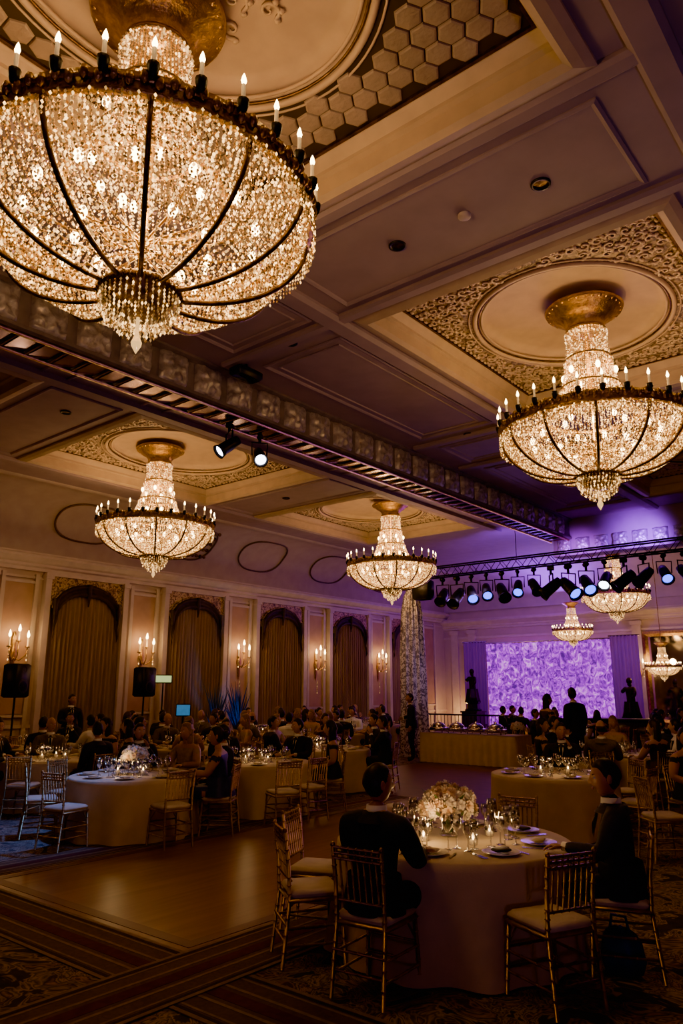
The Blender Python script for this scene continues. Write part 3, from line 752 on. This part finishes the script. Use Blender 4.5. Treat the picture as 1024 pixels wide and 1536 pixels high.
def person(pose='sit',sex='m',arms='table',cloth_m=suitblack,hairm=hairblack,hair='short',skin_=skinm,yaw=0,pitch=0,legs_m=None,lean=0):
    b=MB(); f=1.08 if sex=='m' else .92
    sw=.192*f
    if pose=='sit':
        z0=.56; hp=(.10,.04,.54); kn=(.12,.46,.55); an=(.12,.44,.10); to=(.13,.60,.045)
        up=0
    else:
        z0=.96; hp=(.095,0,.90); kn=(.11,.02,.50); an=(.12,-.02,.09); to=(.14,.13,.04)
        up=.42
    def L(z): return lean*(z-z0)
    zz=lambda q:q+up
    V=[(0,0,z0),(0,-.01+L(zz(.72)),zz(.72)),(0,L(zz(.9)),zz(.90)),(0,-.005+L(zz(1.02)),zz(1.025)),(0,.005+L(zz(1.1)),zz(1.11)),(0,.02+L(zz(1.17)),zz(1.18))]
    R=[(.175,.13),(.155*f,.12*f),(.178*f,.13*f),(.15*f,.11*f),(.058,.058),(.052,.054)]
    E=[(0,1),(1,2),(2,3),(3,4),(4,5)]
    wr={}
    for s in(-1,1):
        i=len(V)
        V+=[(s*hp[0],hp[1],hp[2]),(s*(hp[0]+kn[0])/2*1.05,(hp[1]+kn[1])/2,(hp[2]+kn[2])/2+.0),(s*kn[0],kn[1],kn[2]),(s*(kn[0]+an[0])/2,(kn[1]+an[1])/2-.02,(kn[2]+an[2])/2+.05),(s*an[0],an[1],an[2]),(s*to[0],to[1],to[2])]
        R+=[.105,.092,.068,.058,.042,(.045,.032)]
        E+=[(0,i),(i,i+1),(i+1,i+2),(i+2,i+3),(i+3,i+4),(i+4,i+5)]
        i=len(V); sy=L(zz(1.02)); sh=(s*sw,-.01+sy,zz(1.03))
        A=arms if isinstance(arms,str) else arms[0 if s<0 else 1]
        if A=='table': el=(s*.27,.10+sy,zz(.80)); wt=(s*.16,.36+sy,.815)
        elif A=='lap': el=(s*.27,.0+sy,zz(.78)); wt=(s*.12,.24,.67)
        elif A=='up': el=(s*.25,.16+sy,zz(.84)); wt=(s*.14,.24+sy,zz(1.06))
        elif A=='side': el=(s*.27,-.02,zz(.76)); wt=(s*.27,.05,zz(.52))
        elif A=='front': el=(s*.26,.02,zz(.78)); wt=(s*.10,.24,zz(.74))
        V+=[sh,tuple((sh[k]+el[k])/2 for k in range(3)),el,tuple((el[k]*.5+wt[k]*.5) for k in range(3)),wt]
        R+=[.084*f,.068*f,.054*f,.046*f,.031]
        E+=[(3,i),(i,i+1),(i+1,i+2),(i+2,i+3),(i+3,i+4)]
        wr[s]=(Vector(el),Vector(wt),A)
    vs,fs=skin_geo(V,E,R)
    o=len(b.v); b.v.extend(vs)
    nz=zz(1.115)
    for q in fs:
        c=[sum(vs[k][d] for k in q)/len(q) for d in range(3)]
        m=5
        if c[2]>nz and abs(c[0])<.09: m=0
        elif c[2]<.085: m=7
        elif pose=='sit' and (c[2]<.46 or (c[1]>.2 and c[2]<.66)): m=6
        elif pose!='sit' and c[2]<.86: m=6
        if sex=='f' and m==5 and abs(c[0])>.195 and c[2]<zz(.97): m=0
        if sex=='f' and m==5 and c[2]>zz(1.03): m=0
        if sex=='f' and m==6 and c[2]<.40: m=0
        b.f.append(tuple(k+o for k in q)); b.m.append(m); b.s.append(True)
    for s in(-1,1):
        el,wt,A=wr[s]; d=(wt-el).normalized()
        if A=='side': hand(b,wt,d,(-s,0,0),s,0,.35)
        else: hand(b,wt,Vector((d.x*.5,d.y,d.z*(.2 if A in('table','lap') else 1))),(0,0,-1) if A in('table','lap') else (-s*.5,.3,0),s,0,.4)
        if sex=='m': b.tube([wt-d*.03,wt+d*.012],[.033,.032],10,8)
    hc=(0,.035+L(zz(1.2)),zz(1.285))
    head(b,hc,yaw,pitch,hair,0,1,2,3,4)
    if sex=='m':
        cy=L(zz(1.1))
        b.lathe([(.084,zz(1.06)),(.074,zz(1.105)),(.070,zz(1.150)),(.065,zz(1.150)),(.066,zz(1.08))],20,8,(0,.012+cy,0))
        b.lathe([(.14,zz(1.045)),(.100,zz(1.088)),(.084,zz(1.112)),(.078,zz(1.09))],20,5,(0,-.003+cy,0))
        yb=.115*f+cy
        b.add([(-.045,yb-.03,zz(1.09)),(.045,yb-.03,zz(1.09)),(.03,yb+.025,zz(.98)),(0,yb+.03,zz(.86)),(-.03,yb+.025,zz(.98))],[(0,1,2,3,4)],8)
        b.add([(-.012,yb-.015,zz(1.085)),(.012,yb-.015,zz(1.085)),(.02,yb+.034,zz(.96)),(0,yb+.036,zz(.87)),(-.02,yb+.034,zz(.96))],[(0,1,2,3,4)],7)
        b.lathe([(.19,z0+.16),(.215,z0+.02),(.222,z0-.07)],24,5,(0,0,0),sy=.80)
    else:
        if pose!='sit':
            b.lathe([(.15,z0+.15),(.20,z0-.05),(.26,z0-.45),(.34,.04)],28,5,fold=lambda t,r,z:.015*sin(9*t)*(1-z),sy=.85)
        else:
            b.lathe([(.16,.75),(.21,.62),(.24,.54),(.25,.50)],24,5,(0,.03,0),sy=.9,fold=lambda t,r,z:.01*sin(8*t))
    return b.mesh('person',[skin_,hairm,eyew,eyed,lip,cloth_m,legs_m or cloth_m,shoe,shirt])

man_a=person(arms='table',yaw=-.55,lean=.05)
man_b=person(arms=('table','lap'),cloth_m=suitnavy,yaw=.25,pitch=-.10,lean=.04,legs_m=suitblack,skin_=skind)
mg=person(arms='table',cloth_m=suitgrey,hair='bald',hairm=hairbrown,yaw=.3,lean=.06)
mw=person(arms='table',cloth_m=shirt,legs_m=suitblack,yaw=-.3,lean=.08)
mk=person(arms=('up','table'),yaw=.4,lean=.05)
mk2=person(arms='lap',yaw=-.4,cloth_m=suitnavy,lean=-.05)
wb=person(sex='f',arms='table',cloth_m=dressblue,hair='bun',yaw=.2,lean=.10)
wg=person(sex='f',arms='table',cloth_m=dressgold,hairm=hairblond,hair='long',yaw=-.2)
wd=person(sex='f',arms=('table','up'),cloth_m=dressdark,hairm=hairbrown,hair='long',yaw=.5)
wk=person(sex='f',arms='lap',cloth_m=suitblack,hair='long',yaw=-.5)
stm=person('stand','m',('side','front'),suitblack,yaw=.3)
stm2=person('stand','m','side',suitblack,yaw=-.4)
stw=person('stand','f','front',dressdark,hair='long')
men=[man_a,mk,mk2,mg,mw,mk,man_a,mk2]; women=[wb,wg,wd,wk,wg]

# ---------------------------------------------------------------- chair
def chair_mesh():
    b=MB()
    def bamboo(p,q,r,n=3):
        p=Vector(p);q=Vector(q); b.tube([p,q],r,8,0)
        for i in range(1,n+1):
            c=p.lerp(q,i/(n+1)); d=(q-p).normalized()*.006; b.tube([c-d,c,c+d],[r,r*1.45,r],8,0)
    for s in(-1,1):
        bamboo((s*.205,.21,0),(s*.185,.185,.43),.014,4)
        P=[Vector((s*.195,-.255,0)),Vector((s*.185,-.205,.43)),Vector((s*.185,-.215,.65)),Vector((s*.19,-.25,.915))]
        for i in range(3): bamboo(P[i],P[i+1],.014,3)
        b.ell(P[3],(.017,.017,.02),8,6,0)
        for z in(.14,.26): bamboo((s*.2,.2,z),(s*.19,-.235,z),.009,2)
    for y,z in((.2,.16),(.2,.28),(-.23,.16),(-.23,.28)): bamboo((-.2,y,z),(.2,y,z),.009,3)
    for sx in(-1,1): b.tube([(sx*.19,.2,.28),(sx*.14,.195,.36),(sx*.10,.19,.42)],.007,6,0)
    b.cbox((0,-.005,.435),(.42,.42,.03),.012,0)
    b.cbox((0,0,.475),(.40,.40,.055),.022,1)
    def by(z): return -.215-(z-.65)*.13
    for z in(.90,.865,.83): bamboo((-.188,by(z),z),(.188,by(z),z),.0095,5)
    bamboo((-.187,by(.58)+.01,.57),(.187,by(.58)+.01,.57),.0095,5)
    for i in range(7):
        x=-.14+.28*i/6; bamboo((x,by(.58)+.01,.57),(x,by(.83),.83),.0075,2)
    for i in range(8):
        x=-.16+.32*i/7; b.ell((x,by(.88),.882),(.009,.009,.014),6,4,0); b.ell((x,by(.848),.848),(.009,.009,.014),6,4,0)
    return b.mesh('dining_chair',[M('chair_gilt',(.50,.34,.15),(.30,.195,.08),14,.36,.85),cushion])
cgold=chair_mesh()

# ---------------------------------------------------------------- tables
def table_mesh(R=.88):
    b=MB()
    fold=lambda t,r,z:(0 if z>.68 else (.68-z)*(.055*sin(13*t+.4*sin(2*t))+.03*sin(8*t+1)))
    b.lathe([(.001,.76),(R*.5,.762),(R-.02,.76),(R,.75),(R+.006,.70),(R+.012,.6),(R+.02,.45),(R+.035,.25),(R+.05,.1),(R+.06,.004)],130,0,fold=fold)
    b.tube([(0,0,0),(0,0,.75)],.06,10,1)
    return b.mesh('round_dining_table',[cloth,black])
tm=table_mesh(); tm1=table_mesh(.93)
def glass_prof(h=.2,r=.036): return [(.001,0),(.034,.002),(.034,.005),(.006,.012),(.0045,h*.45),(.012,h*.5),(r*.95,h*.66),(r,h*.78),(r*.85,h),(r*.82,h),(r*.97,h*.78),(r*.9,h*.66),(.008,h*.53)]
b=MB(); b.lathe(glass_prof(),16,0); gm=b.mesh('wine_glass',[glass])
b=MB(); b.lathe(glass_prof(.25,.043),16,0); gm2=b.mesh('wine_glass',[glass])
def setting_mesh():
    b=MB(); random.seed(5)
    for k in range(8):
        a=2*pi*k/8
        x,y=.64*cos(a),.64*sin(a); b.lathe([(.001,.008),(.08,.008),(.13,.02),(.135,.02),(.08,.002)],20,1,(x,y,.765))
        b.box((x*1.0,y*1.0,.79),(.10,.10,.02),2)
        for d,h in((.18,.2),(.34,.23)):
            x,y=.47*cos(a+d),.47*sin(a+d); b.lathe(glass_prof(h,.038),10,0,(x,y,.765))
    for k in range(14):
        a=random.random()*6.28; r=.13+.2*random.random(); b.lathe(glass_prof(.22,.036),10,0,(r*cos(a),r*sin(a),.765))
    for k in range(3):
        a=k*2.1; x,y=.22*cos(a),.22*sin(a); b.lathe([(.001,.766),(.03,.766),(.034,.83),(.001,.83)],8,1,(x,y,0)); b.lathe([(.001,.83),(.009,.845),(.001,.87)],6,3,(x,y,0))
    return b.mesh('table_glassware',[glass,china,cloth,bulb])
setm=setting_mesh()
petal1=M('petal_cream',(.80,.66,.48),(.7,.5,.35),20,.6); petal2=M('petal_white',(.85,.79,.68),(.75,.68,.56),20,.6); leaf=M('leaf_green',(.05,.10,.03),(.03,.06,.02),20,.5)
def flower_mesh(R=.2,n=110,fs=.045,h=.75):
    b=MB(); random.seed(9)
    for i in range(n):
        u=1-1.35*(i+.5)/n; t=i*2.39996; s=math.sqrt(max(0,1-u*u))
        d=Vector((s*cos(t),s*sin(t),u)); c=Vector((d.x*R,d.y*R,d.z*R*h))*random.uniform(.84,1.14)
        x=d.orthogonal().normalized(); y=d.cross(x); m=random.choice((1,1,0))
        for ring,(k,rr,hh) in enumerate(((8,1,.15),(6,.7,.5),(4,.35,.75))):
            for q in range(k):
                a=2*pi*(q+.5*ring)/k+i; p=x*cos(a)+y*sin(a); w=-x*sin(a)+y*cos(a); f=fs*random.uniform(.85,1.1)
                b.add([c,c+(p*.5*rr+w*.42*rr+d*hh*.5)*f,c+(p*rr+w*.15+d*hh)*f,c+(p*rr-w*.15+d*hh*1.05)*f,c+(p*.5*rr-w*.42*rr+d*hh*.5)*f],[(0,1,2,3,4)],m,True)
    for i in range(40):
        a=i*2.4; k=.9 if i%2 else .7; c=Vector((cos(a)*R*k,sin(a)*R*k,-R*.35+(0 if i%2 else R*.6))); p=Vector((cos(a),sin(a),-.3+.5*(i%3))); w=Vector((-sin(a),cos(a),0))
        b.add([c,c+p*.05+w*.02,c+p*.11,c+p*.05-w*.02],[(0,1,2,3)],2)
    b.lathe([(.001,-.235),(.07,-.235),(.08,-.22),(.05,-.18),(.06,-.12),(.09,-.05),(.07,-.03)],18,3,(0,0,.012))
    b.tube([(0,0,-.2),(0,0,0)],[.03,.1],8,2)
    return b.mesh('flower_centerpiece',[petal1,petal2,leaf,glass])
fm=flower_mesh()
b=MB(); b.lathe([(.001,0),(.034,0),(.04,.03),(.04,.08),(.037,.08),(.035,.01)],14,0); b.lathe([(.03,.005),(.03,.035),(.001,.035)],12,1); b.lathe([(.001,.035),(.011,.05),(.009,.065),(.001,.085)],8,2)
vm=b.mesh('votive_candle',[glass,candle,bulb])

def face_rot(frm,to):
    dx,dy=to[0]-frm[0],to[1]-frm[1]; return math.atan2(-dx,dy)
def seat(pos,tgt,who=None,name='seated_guest',dr=0):
    r=face_rot(pos,tgt)+dr; O('dining_chair',cgold,(pos[0],pos[1],.012),r)
    if who: O(name,who,(pos[0]+.03*sin(r),pos[1]-.03*cos(r),.012),r)
T1=(-3.38,5.51); O('round_dining_table',tm1,(*T1,.012))
seat((-3.27,4.34),T1,man_a,'seated_man'); seat((-2.32,4.94),T1,None,dr=.05); seat((-2.15,5.75),T1,man_b,'seated_man',dr=.15)
seat((-4.04,4.54),T1); seat((-4.44,5.07),T1); seat((-3.5,6.72),T1)
O('flower_centerpiece',fm,(T1[0]-.06,T1[1]+.04,1.0),0,1.0)
random.seed(21)
for k in range(8):
    a=2*pi*k/8+.3; x,y=T1[0]+.68*cos(a),T1[1]+.68*sin(a)
    b=MB(); b.lathe([(.001,.006),(.08,.006),(.135,.02),(.14,.02),(.08,.0)],32,0); b.lathe([(.001,.012),(.06,.012),(.09,.022),(.092,.022)],28,0); b.cbox((0,0,.03),(.09,.13,.02),.008,1,T=Matrix.Rotation(a,4,'Z'))
    b.obj('dinner_plate',[china,swag if k%2 else cloth],(x,y,.775))
    for d in(.18,.32,.46,.6):
        rr=.42+.12*random.random(); O('wine_glass',gm2 if d<.4 else gm,(T1[0]+rr*cos(a+d),T1[1]+rr*sin(a+d),.774))
    b=MB()
    for o in(-.18,-.2,.17): b.box((0,o,.003),(.19,.012,.003),0)
    b.obj('cutlery',[chrome],(x,y,.775),a)
for p in((-.10,-.27),(.27,-.14),(.2,.25),(-.3,.1)):
    O('votive_candle',vm,(T1[0]+p[0],T1[1]+p[1],.774)); 
light('POINT','votive_light',(T1[0]-.02,T1[1]-.36,.98),3.2,(1,.58,.22),.03)
light('POINT','votive_light',(T1[0]+.42,T1[1]+.0,1.0),2.2,(1,.58,.22),.03)
b=MB(); b.lathe([(.001,0),(.12,.0),(.15,.08),(.13,.2),(.09,.26),(.04,.29),(.001,.27)],20,0,fold=lambda t,r,z:.02*sin(5*t),sy=.7); b.tube([(-.07,0,.25),(-.05,0,.36),(.05,0,.36),(.07,0,.25)],.01,6,0)
b.obj('blue_bundle',[M('bundle_blue',(.03,.14,.36),(.03,.07,.25),9,.5)],(-2.15,5.7,.012))  # rounded blue bundle with a loop, under the chair

def full_table(c,n=7,off=0,prob=.9):
    O('round_dining_table',tm,(*c,.012),random.random()); O('table_glassware',setm,(*c,.012),random.random())
    for k in range(n):
        a=2*pi*k/n+off; p=(c[0]+1.2*cos(a),c[1]+1.2*sin(a))
        who=None
        if random.random()<prob: who=random.choice(men+women)
        seat(p,c,who,dr=random.uniform(-.1,.1))
random.seed(31)
T3=(-9.27,6.62); O('round_dining_table',tm,(*T3,.012)); O('table_glassware',setm,(*T3,.012))
seat((-9.03,5.46),T3,None); seat((-8.12,6.4),T3,None); seat((-10.0,5.68),T3,None,dr=.2); seat((-10.4,6.3),T3,None)
seat((-8.24,7.32),T3,wb,'seated_woman'); seat((-8.75,7.76),T3,mk2,'seated_man'); seat((-9.6,7.8),T3,wg,'seated_woman'); seat((-10.2,7.35),T3,mk,'seated_man')
O('flower_centerpiece',fm,(T3[0],T3[1],1.02),1,.8)
seat((-7.95,8.3),(-9.2,8.9),None); seat((-8.05,8.95),(-9.2,9.1),None)
O('round_dining_table',tm,(-9.3,9.1,.012)); O('table_glassware',setm,(-9.3,9.1,.012))
seat((-10.2,8.3),(-9.3,9.1),wd); seat((-10.45,9.4),(-9.3,9.1),mk2); seat((-9.5,10.3),(-9.3,9.1),man_a); seat((-8.45,9.95),(-9.3,9.1),wk)
T4=(-10.27,12.0); O('round_dining_table',tm,(*T4,.012)); O('table_glassware',setm,(*T4,.012))
seat((-10.8,10.9),T4,man_a,'seated_man'); seat((-9.15,12.45),T4,mk,'seated_man'); seat((-9.4,11.1),T4,None); seat((-11.45,11.7),T4,wg); seat((-10.0,13.2),T4,mk2); seat((-11.1,12.9),T4,wd)
for c in((-12.4,7.2),(-12.7,10.4),(-15.3,8.6),(-15.3,12.0),(-13.1,13.9),(-13.8,16.6),(-16.2,18.2),(-16.2,21.5),(-16.0,5.4),(-13.2,3.9),(-15.6,15.1)): full_table(c,7,random.random())
T2=(-4.75,10.55); O('round_dining_table',tm,(*T2,.012)); O('table_glassware',setm,(*T2,.012))
seat((-3.6,10.5),T2); seat((-5.1,11.7),T2,mk,'seated_guest'); seat((-4.1,11.55),T2)
seat((-2.98,9.6),(-1.9,10.7)); seat((-3.1,11.2),(-1.9,10.7),wk); O('round_dining_table',tm,(-1.9,10.75,.012)); O('table_glassware',setm,(-1.9,10.75,.012))
T7=(-5.3,14.2); O('round_dining_table',tm,(*T7,.012)); O('table_glassware',setm,(*T7,.012))
for p,w in(((-4.95,13.0),mg),((-4.25,13.6),wd),((-6.2,13.4),wk),((-4.1,14.5),mw),((-6.45,14.4),mk),((-5.6,15.4),wg),((-4.7,15.3),mk2)): seat(p,T7,w)
for c in((-8.3,20.3),(-4.6,18.4),(-2.2,14.3),(-2.4,17.3),(-5.6,22.0),(-10.8,23.2)): full_table(c,7,random.random())
for c in(T3,(-9.3,9.1),T4,T2,T7,(-12.4,7.2)): light('POINT','table_candle_light',(c[0]+.1,c[1]-.3,1.05),2.5,(1,.58,.22),.04)
O('standing_man',stm,(-12.2,17.9,.006),2.2); O('standing_woman',stw,(-7.5,16.5,.006),-.6,1.0); O('standing_man',stm2,(-6.95,16.75,.006),1.2,1.08)
O('standing_man',stm2,(-17.3,7.0,0),-2.2,1.0); O('standing_man',stm,(-17.0,10.2,0),-1.8,1.0)

# buffet
b=MB()
hx,hy=1.45,.45
N=60
E=[(-hx+2*hx*i/N,-hy,0,-1) for i in range(N)]+[(hx,-hy+2*hy*i/20,1,0) for i in range(20)]+[(hx-2*hx*i/N,hy,0,1) for i in range(N)]+[(-hx,hy-2*hy*i/20,-1,0) for i in range(20)]
n=len(E); vs=[]
for z in(.78,.75,.4,.01):
    for i,(x,y,nx,ny) in enumerate(E):
        o=(.78-z)*.06*(1+sin(i*1.35)); vs.append((x+nx*o,y+ny*o,z))
b.add(vs,[(l*n+i,l*n+(i+1)%n,(l+1)*n+(i+1)%n,(l+1)*n+i) for l in range(3) for i in range(n)]+[tuple(range(n))],0,True)
b.obj('buffet_table',[cloth],(-10.5,18.4,.006))
for k in range(4):
    b=MB(); b.cbox((0,0,.09),(.5,.34,.1),.02,0); b.lathe([(.16,.14),(.15,.2),(.09,.26),(.02,.28),(.015,.31),(.001,.32)],20,0,sx=1.4)
    for s in(-1,1):
        for t in(-1,1): b.tube([(s*.2,t*.13,0),(s*.2,t*.13,.08)],.012,6,0)
    b.obj('chafing_dish',[chrome],(-11.6+.6*k,18.35,.788))
O('flower_centerpiece',fm,(-9.25,18.5,.98),2,.8)

def speaker(x,y,rz):
    b=MB(); b.cbox((0,0,2.15),(.5,.42,.78),.04,0); b.lathe([(.17,.0),(.16,.01),(.05,-.03),(.001,0)],20,1,T=Matrix.Translation((0,.215,2.02))@Matrix.Rotation(-pi/2,4,'X')); b.lathe([(.07,0),(.001,-.02)],16,1,T=Matrix.Translation((0,.215,2.4))@Matrix.Rotation(-pi/2,4,'X'))
    b.tube([(0,0,.3),(0,0,1.8)],.025,8,0)
    for k in range(3):
        a=2*pi*k/3; b.tube([(0,0,.75),(.45*cos(a),.45*sin(a),.02)],.014,6,0)
    b.obj('loudspeaker_stand',[black,M('speaker_cone',(.03,.03,.03),None,5,.6)],(x,y,0),rz)
speaker(-17.2,8.85,-1.2); speaker(-17.2,12.45,-1.4)
b=MB(); b.cbox((0,0,.0),(.42,.06,.34),.02,0); b.box((0,-.033,0),(.37,.01,.29),1); b.tube([(0,0,-.15),(0,0,-1.35)],.03,6,0); b.box((0,0,-1.36),(.4,.3,.03),0)
b.obj('video_monitor',[black,M('screen_cyan',(.1,.4,.6),(.05,.2,.4),4,.3,emit=(.05,.35,.8),es=.35)],(-17.3,13.9,1.38),.9)
b=MB(); b.cbox((0,0,0),(.5,.08,.24),.02,0); b.box((.0,-.045,0),(.44,.01,.18),1); b.tube([(0,.02,-.1),(0,.02,-2.2)],.02,6,0); b.lathe([(.2,0),(.2,.03),(.001,.04)],12,0,(0,.02,-2.24))
b.obj('lit_sign',[black,M('sign_glow',(.5,.7,.3),None,5,.4,emit=(.7,.9,.35),es=.7)],(-17.5,13.3,2.24),1.0)
plantb=M('foliage_painted_blue_light',(.03,.10,.25),(.02,.05,.15),9,.5)  # blue lighting on the leaves is painted into their colour
for (x,y) in((-17.5,15.3),(-17.5,16.2)):
    b=MB(); random.seed(int(y*10)); b.lathe([(.001,0),(.2,0),(.26,.45),(.23,.45),(.2,.4),(.001,.4)],16,0)
    for k in range(34):
        a=random.random()*6.28; r=random.uniform(.1,.5); h=random.uniform(1.2,2.2)
        b.tube([(0,0,.4),(r*.3*cos(a),r*.3*sin(a),h*.6),(r*cos(a),r*sin(a),h)],[.012,.05,.004],5,1,sq=(1,.3))
    b.obj('potted_palm',[black,plantb],(x,y,0))
light('SPOT','plant_uplight',(-17.0,15.0,.3),60,(.1,.3,1),.05,(-17.5,15.7,1.8),75)

def statue():
    V=[(0,0,.95),(0,0,1.15),(0,0,1.35),(0,0,1.5),(0,0,1.62),(.18,.0,1.45),(.28,.1,1.28),(.16,.2,1.38),(-.18,0,1.45),(-.26,.05,1.2),(-.12,.15,1.05),(.08,0,.7),(.1,.03,.45),(-.08,0,.7),(-.06,.06,.45)]
    E=[(0,1),(1,2),(2,3),(3,4),(2,5),(5,6),(6,7),(2,8),(8,9),(9,10),(0,11),(11,12),(0,13),(13,14)]
    R=[.17,.14,.17,.06,.11,.08,.06,.04,.08,.06,.04,.14,.12,.14,.12]
    b=MB(); vs,fs=skin_geo(V,E,R); b.add(vs,fs,0,True)
    b.lathe([(.22,.95),(.28,.6),(.34,.38),(.001,.38)],24,0,fold=lambda t,r,z:.03*sin(7*t))
    b.ell((0,0,1.7),(.1,.12,.13),12,8,0)
    b.lathe([(.36,-.0),(.38,.05),(.30,.1),(.28,.3),(.34,.35),(.36,.4),(.001,.4)],8,1,smooth=False)
    return b.mesh('bronze_statue',[M('statue_bronze_dark',(.035,.022,.014),(.02,.013,.01),12,.4,.6),black])
st=statue()
for x,y,z in((-16.2,28.4,.45),(-9.2,27.2,0)):
    b=MB(); b.box((0,0,.3),(.7,.7,.6),0); b.box((0,0,.05),(.82,.82,.1),0); b.box((0,0,.6),(.8,.8,.06),0)
    b.obj('statue_plinth',[swag],(x,y,z)); O('bronze_statue',st,(x,y,.635+z),2.8,.95)

b=MB(); b.lathe([(.001,0),(.12,0),(.14,.06),(.09,.3),(.07,.3),(.001,.27)],14,0); fu=b.mesh('added_uplight',[black])
for (x,y,t,e) in((3,-2,(-3,5,6.9),170),(2.5,7,(-3,9,6.9),130)):  # added unseen uplights that wash the ceiling lavender
    O('added_uplight',fu,(x,y,0)); light('SPOT','added_fill_lavender',(x,y,.45),e,(.68,.40,1),.2,t,95,.9)

w=bpy.data.worlds.new('World'); bpy.context.scene.world=w; w.use_nodes=True; w.node_tree.nodes['Background'].inputs[0].default_value=(.02,.015,.03,1)
cam=bpy.data.cameras.new('camera'); co=bpy.data.objects.new('camera',cam); COL.objects.link(co)
cam.sensor_fit='VERTICAL'; cam.sensor_height=36; cam.sensor_width=24; cam.lens=1105/1536*36
co.location=(0,0,1.93); co.rotation_euler=(math.radians(90+13.6),0,math.radians(39.5)); cam.clip_start=.05; cam.clip_end=200
bpy.context.scene.camera=co
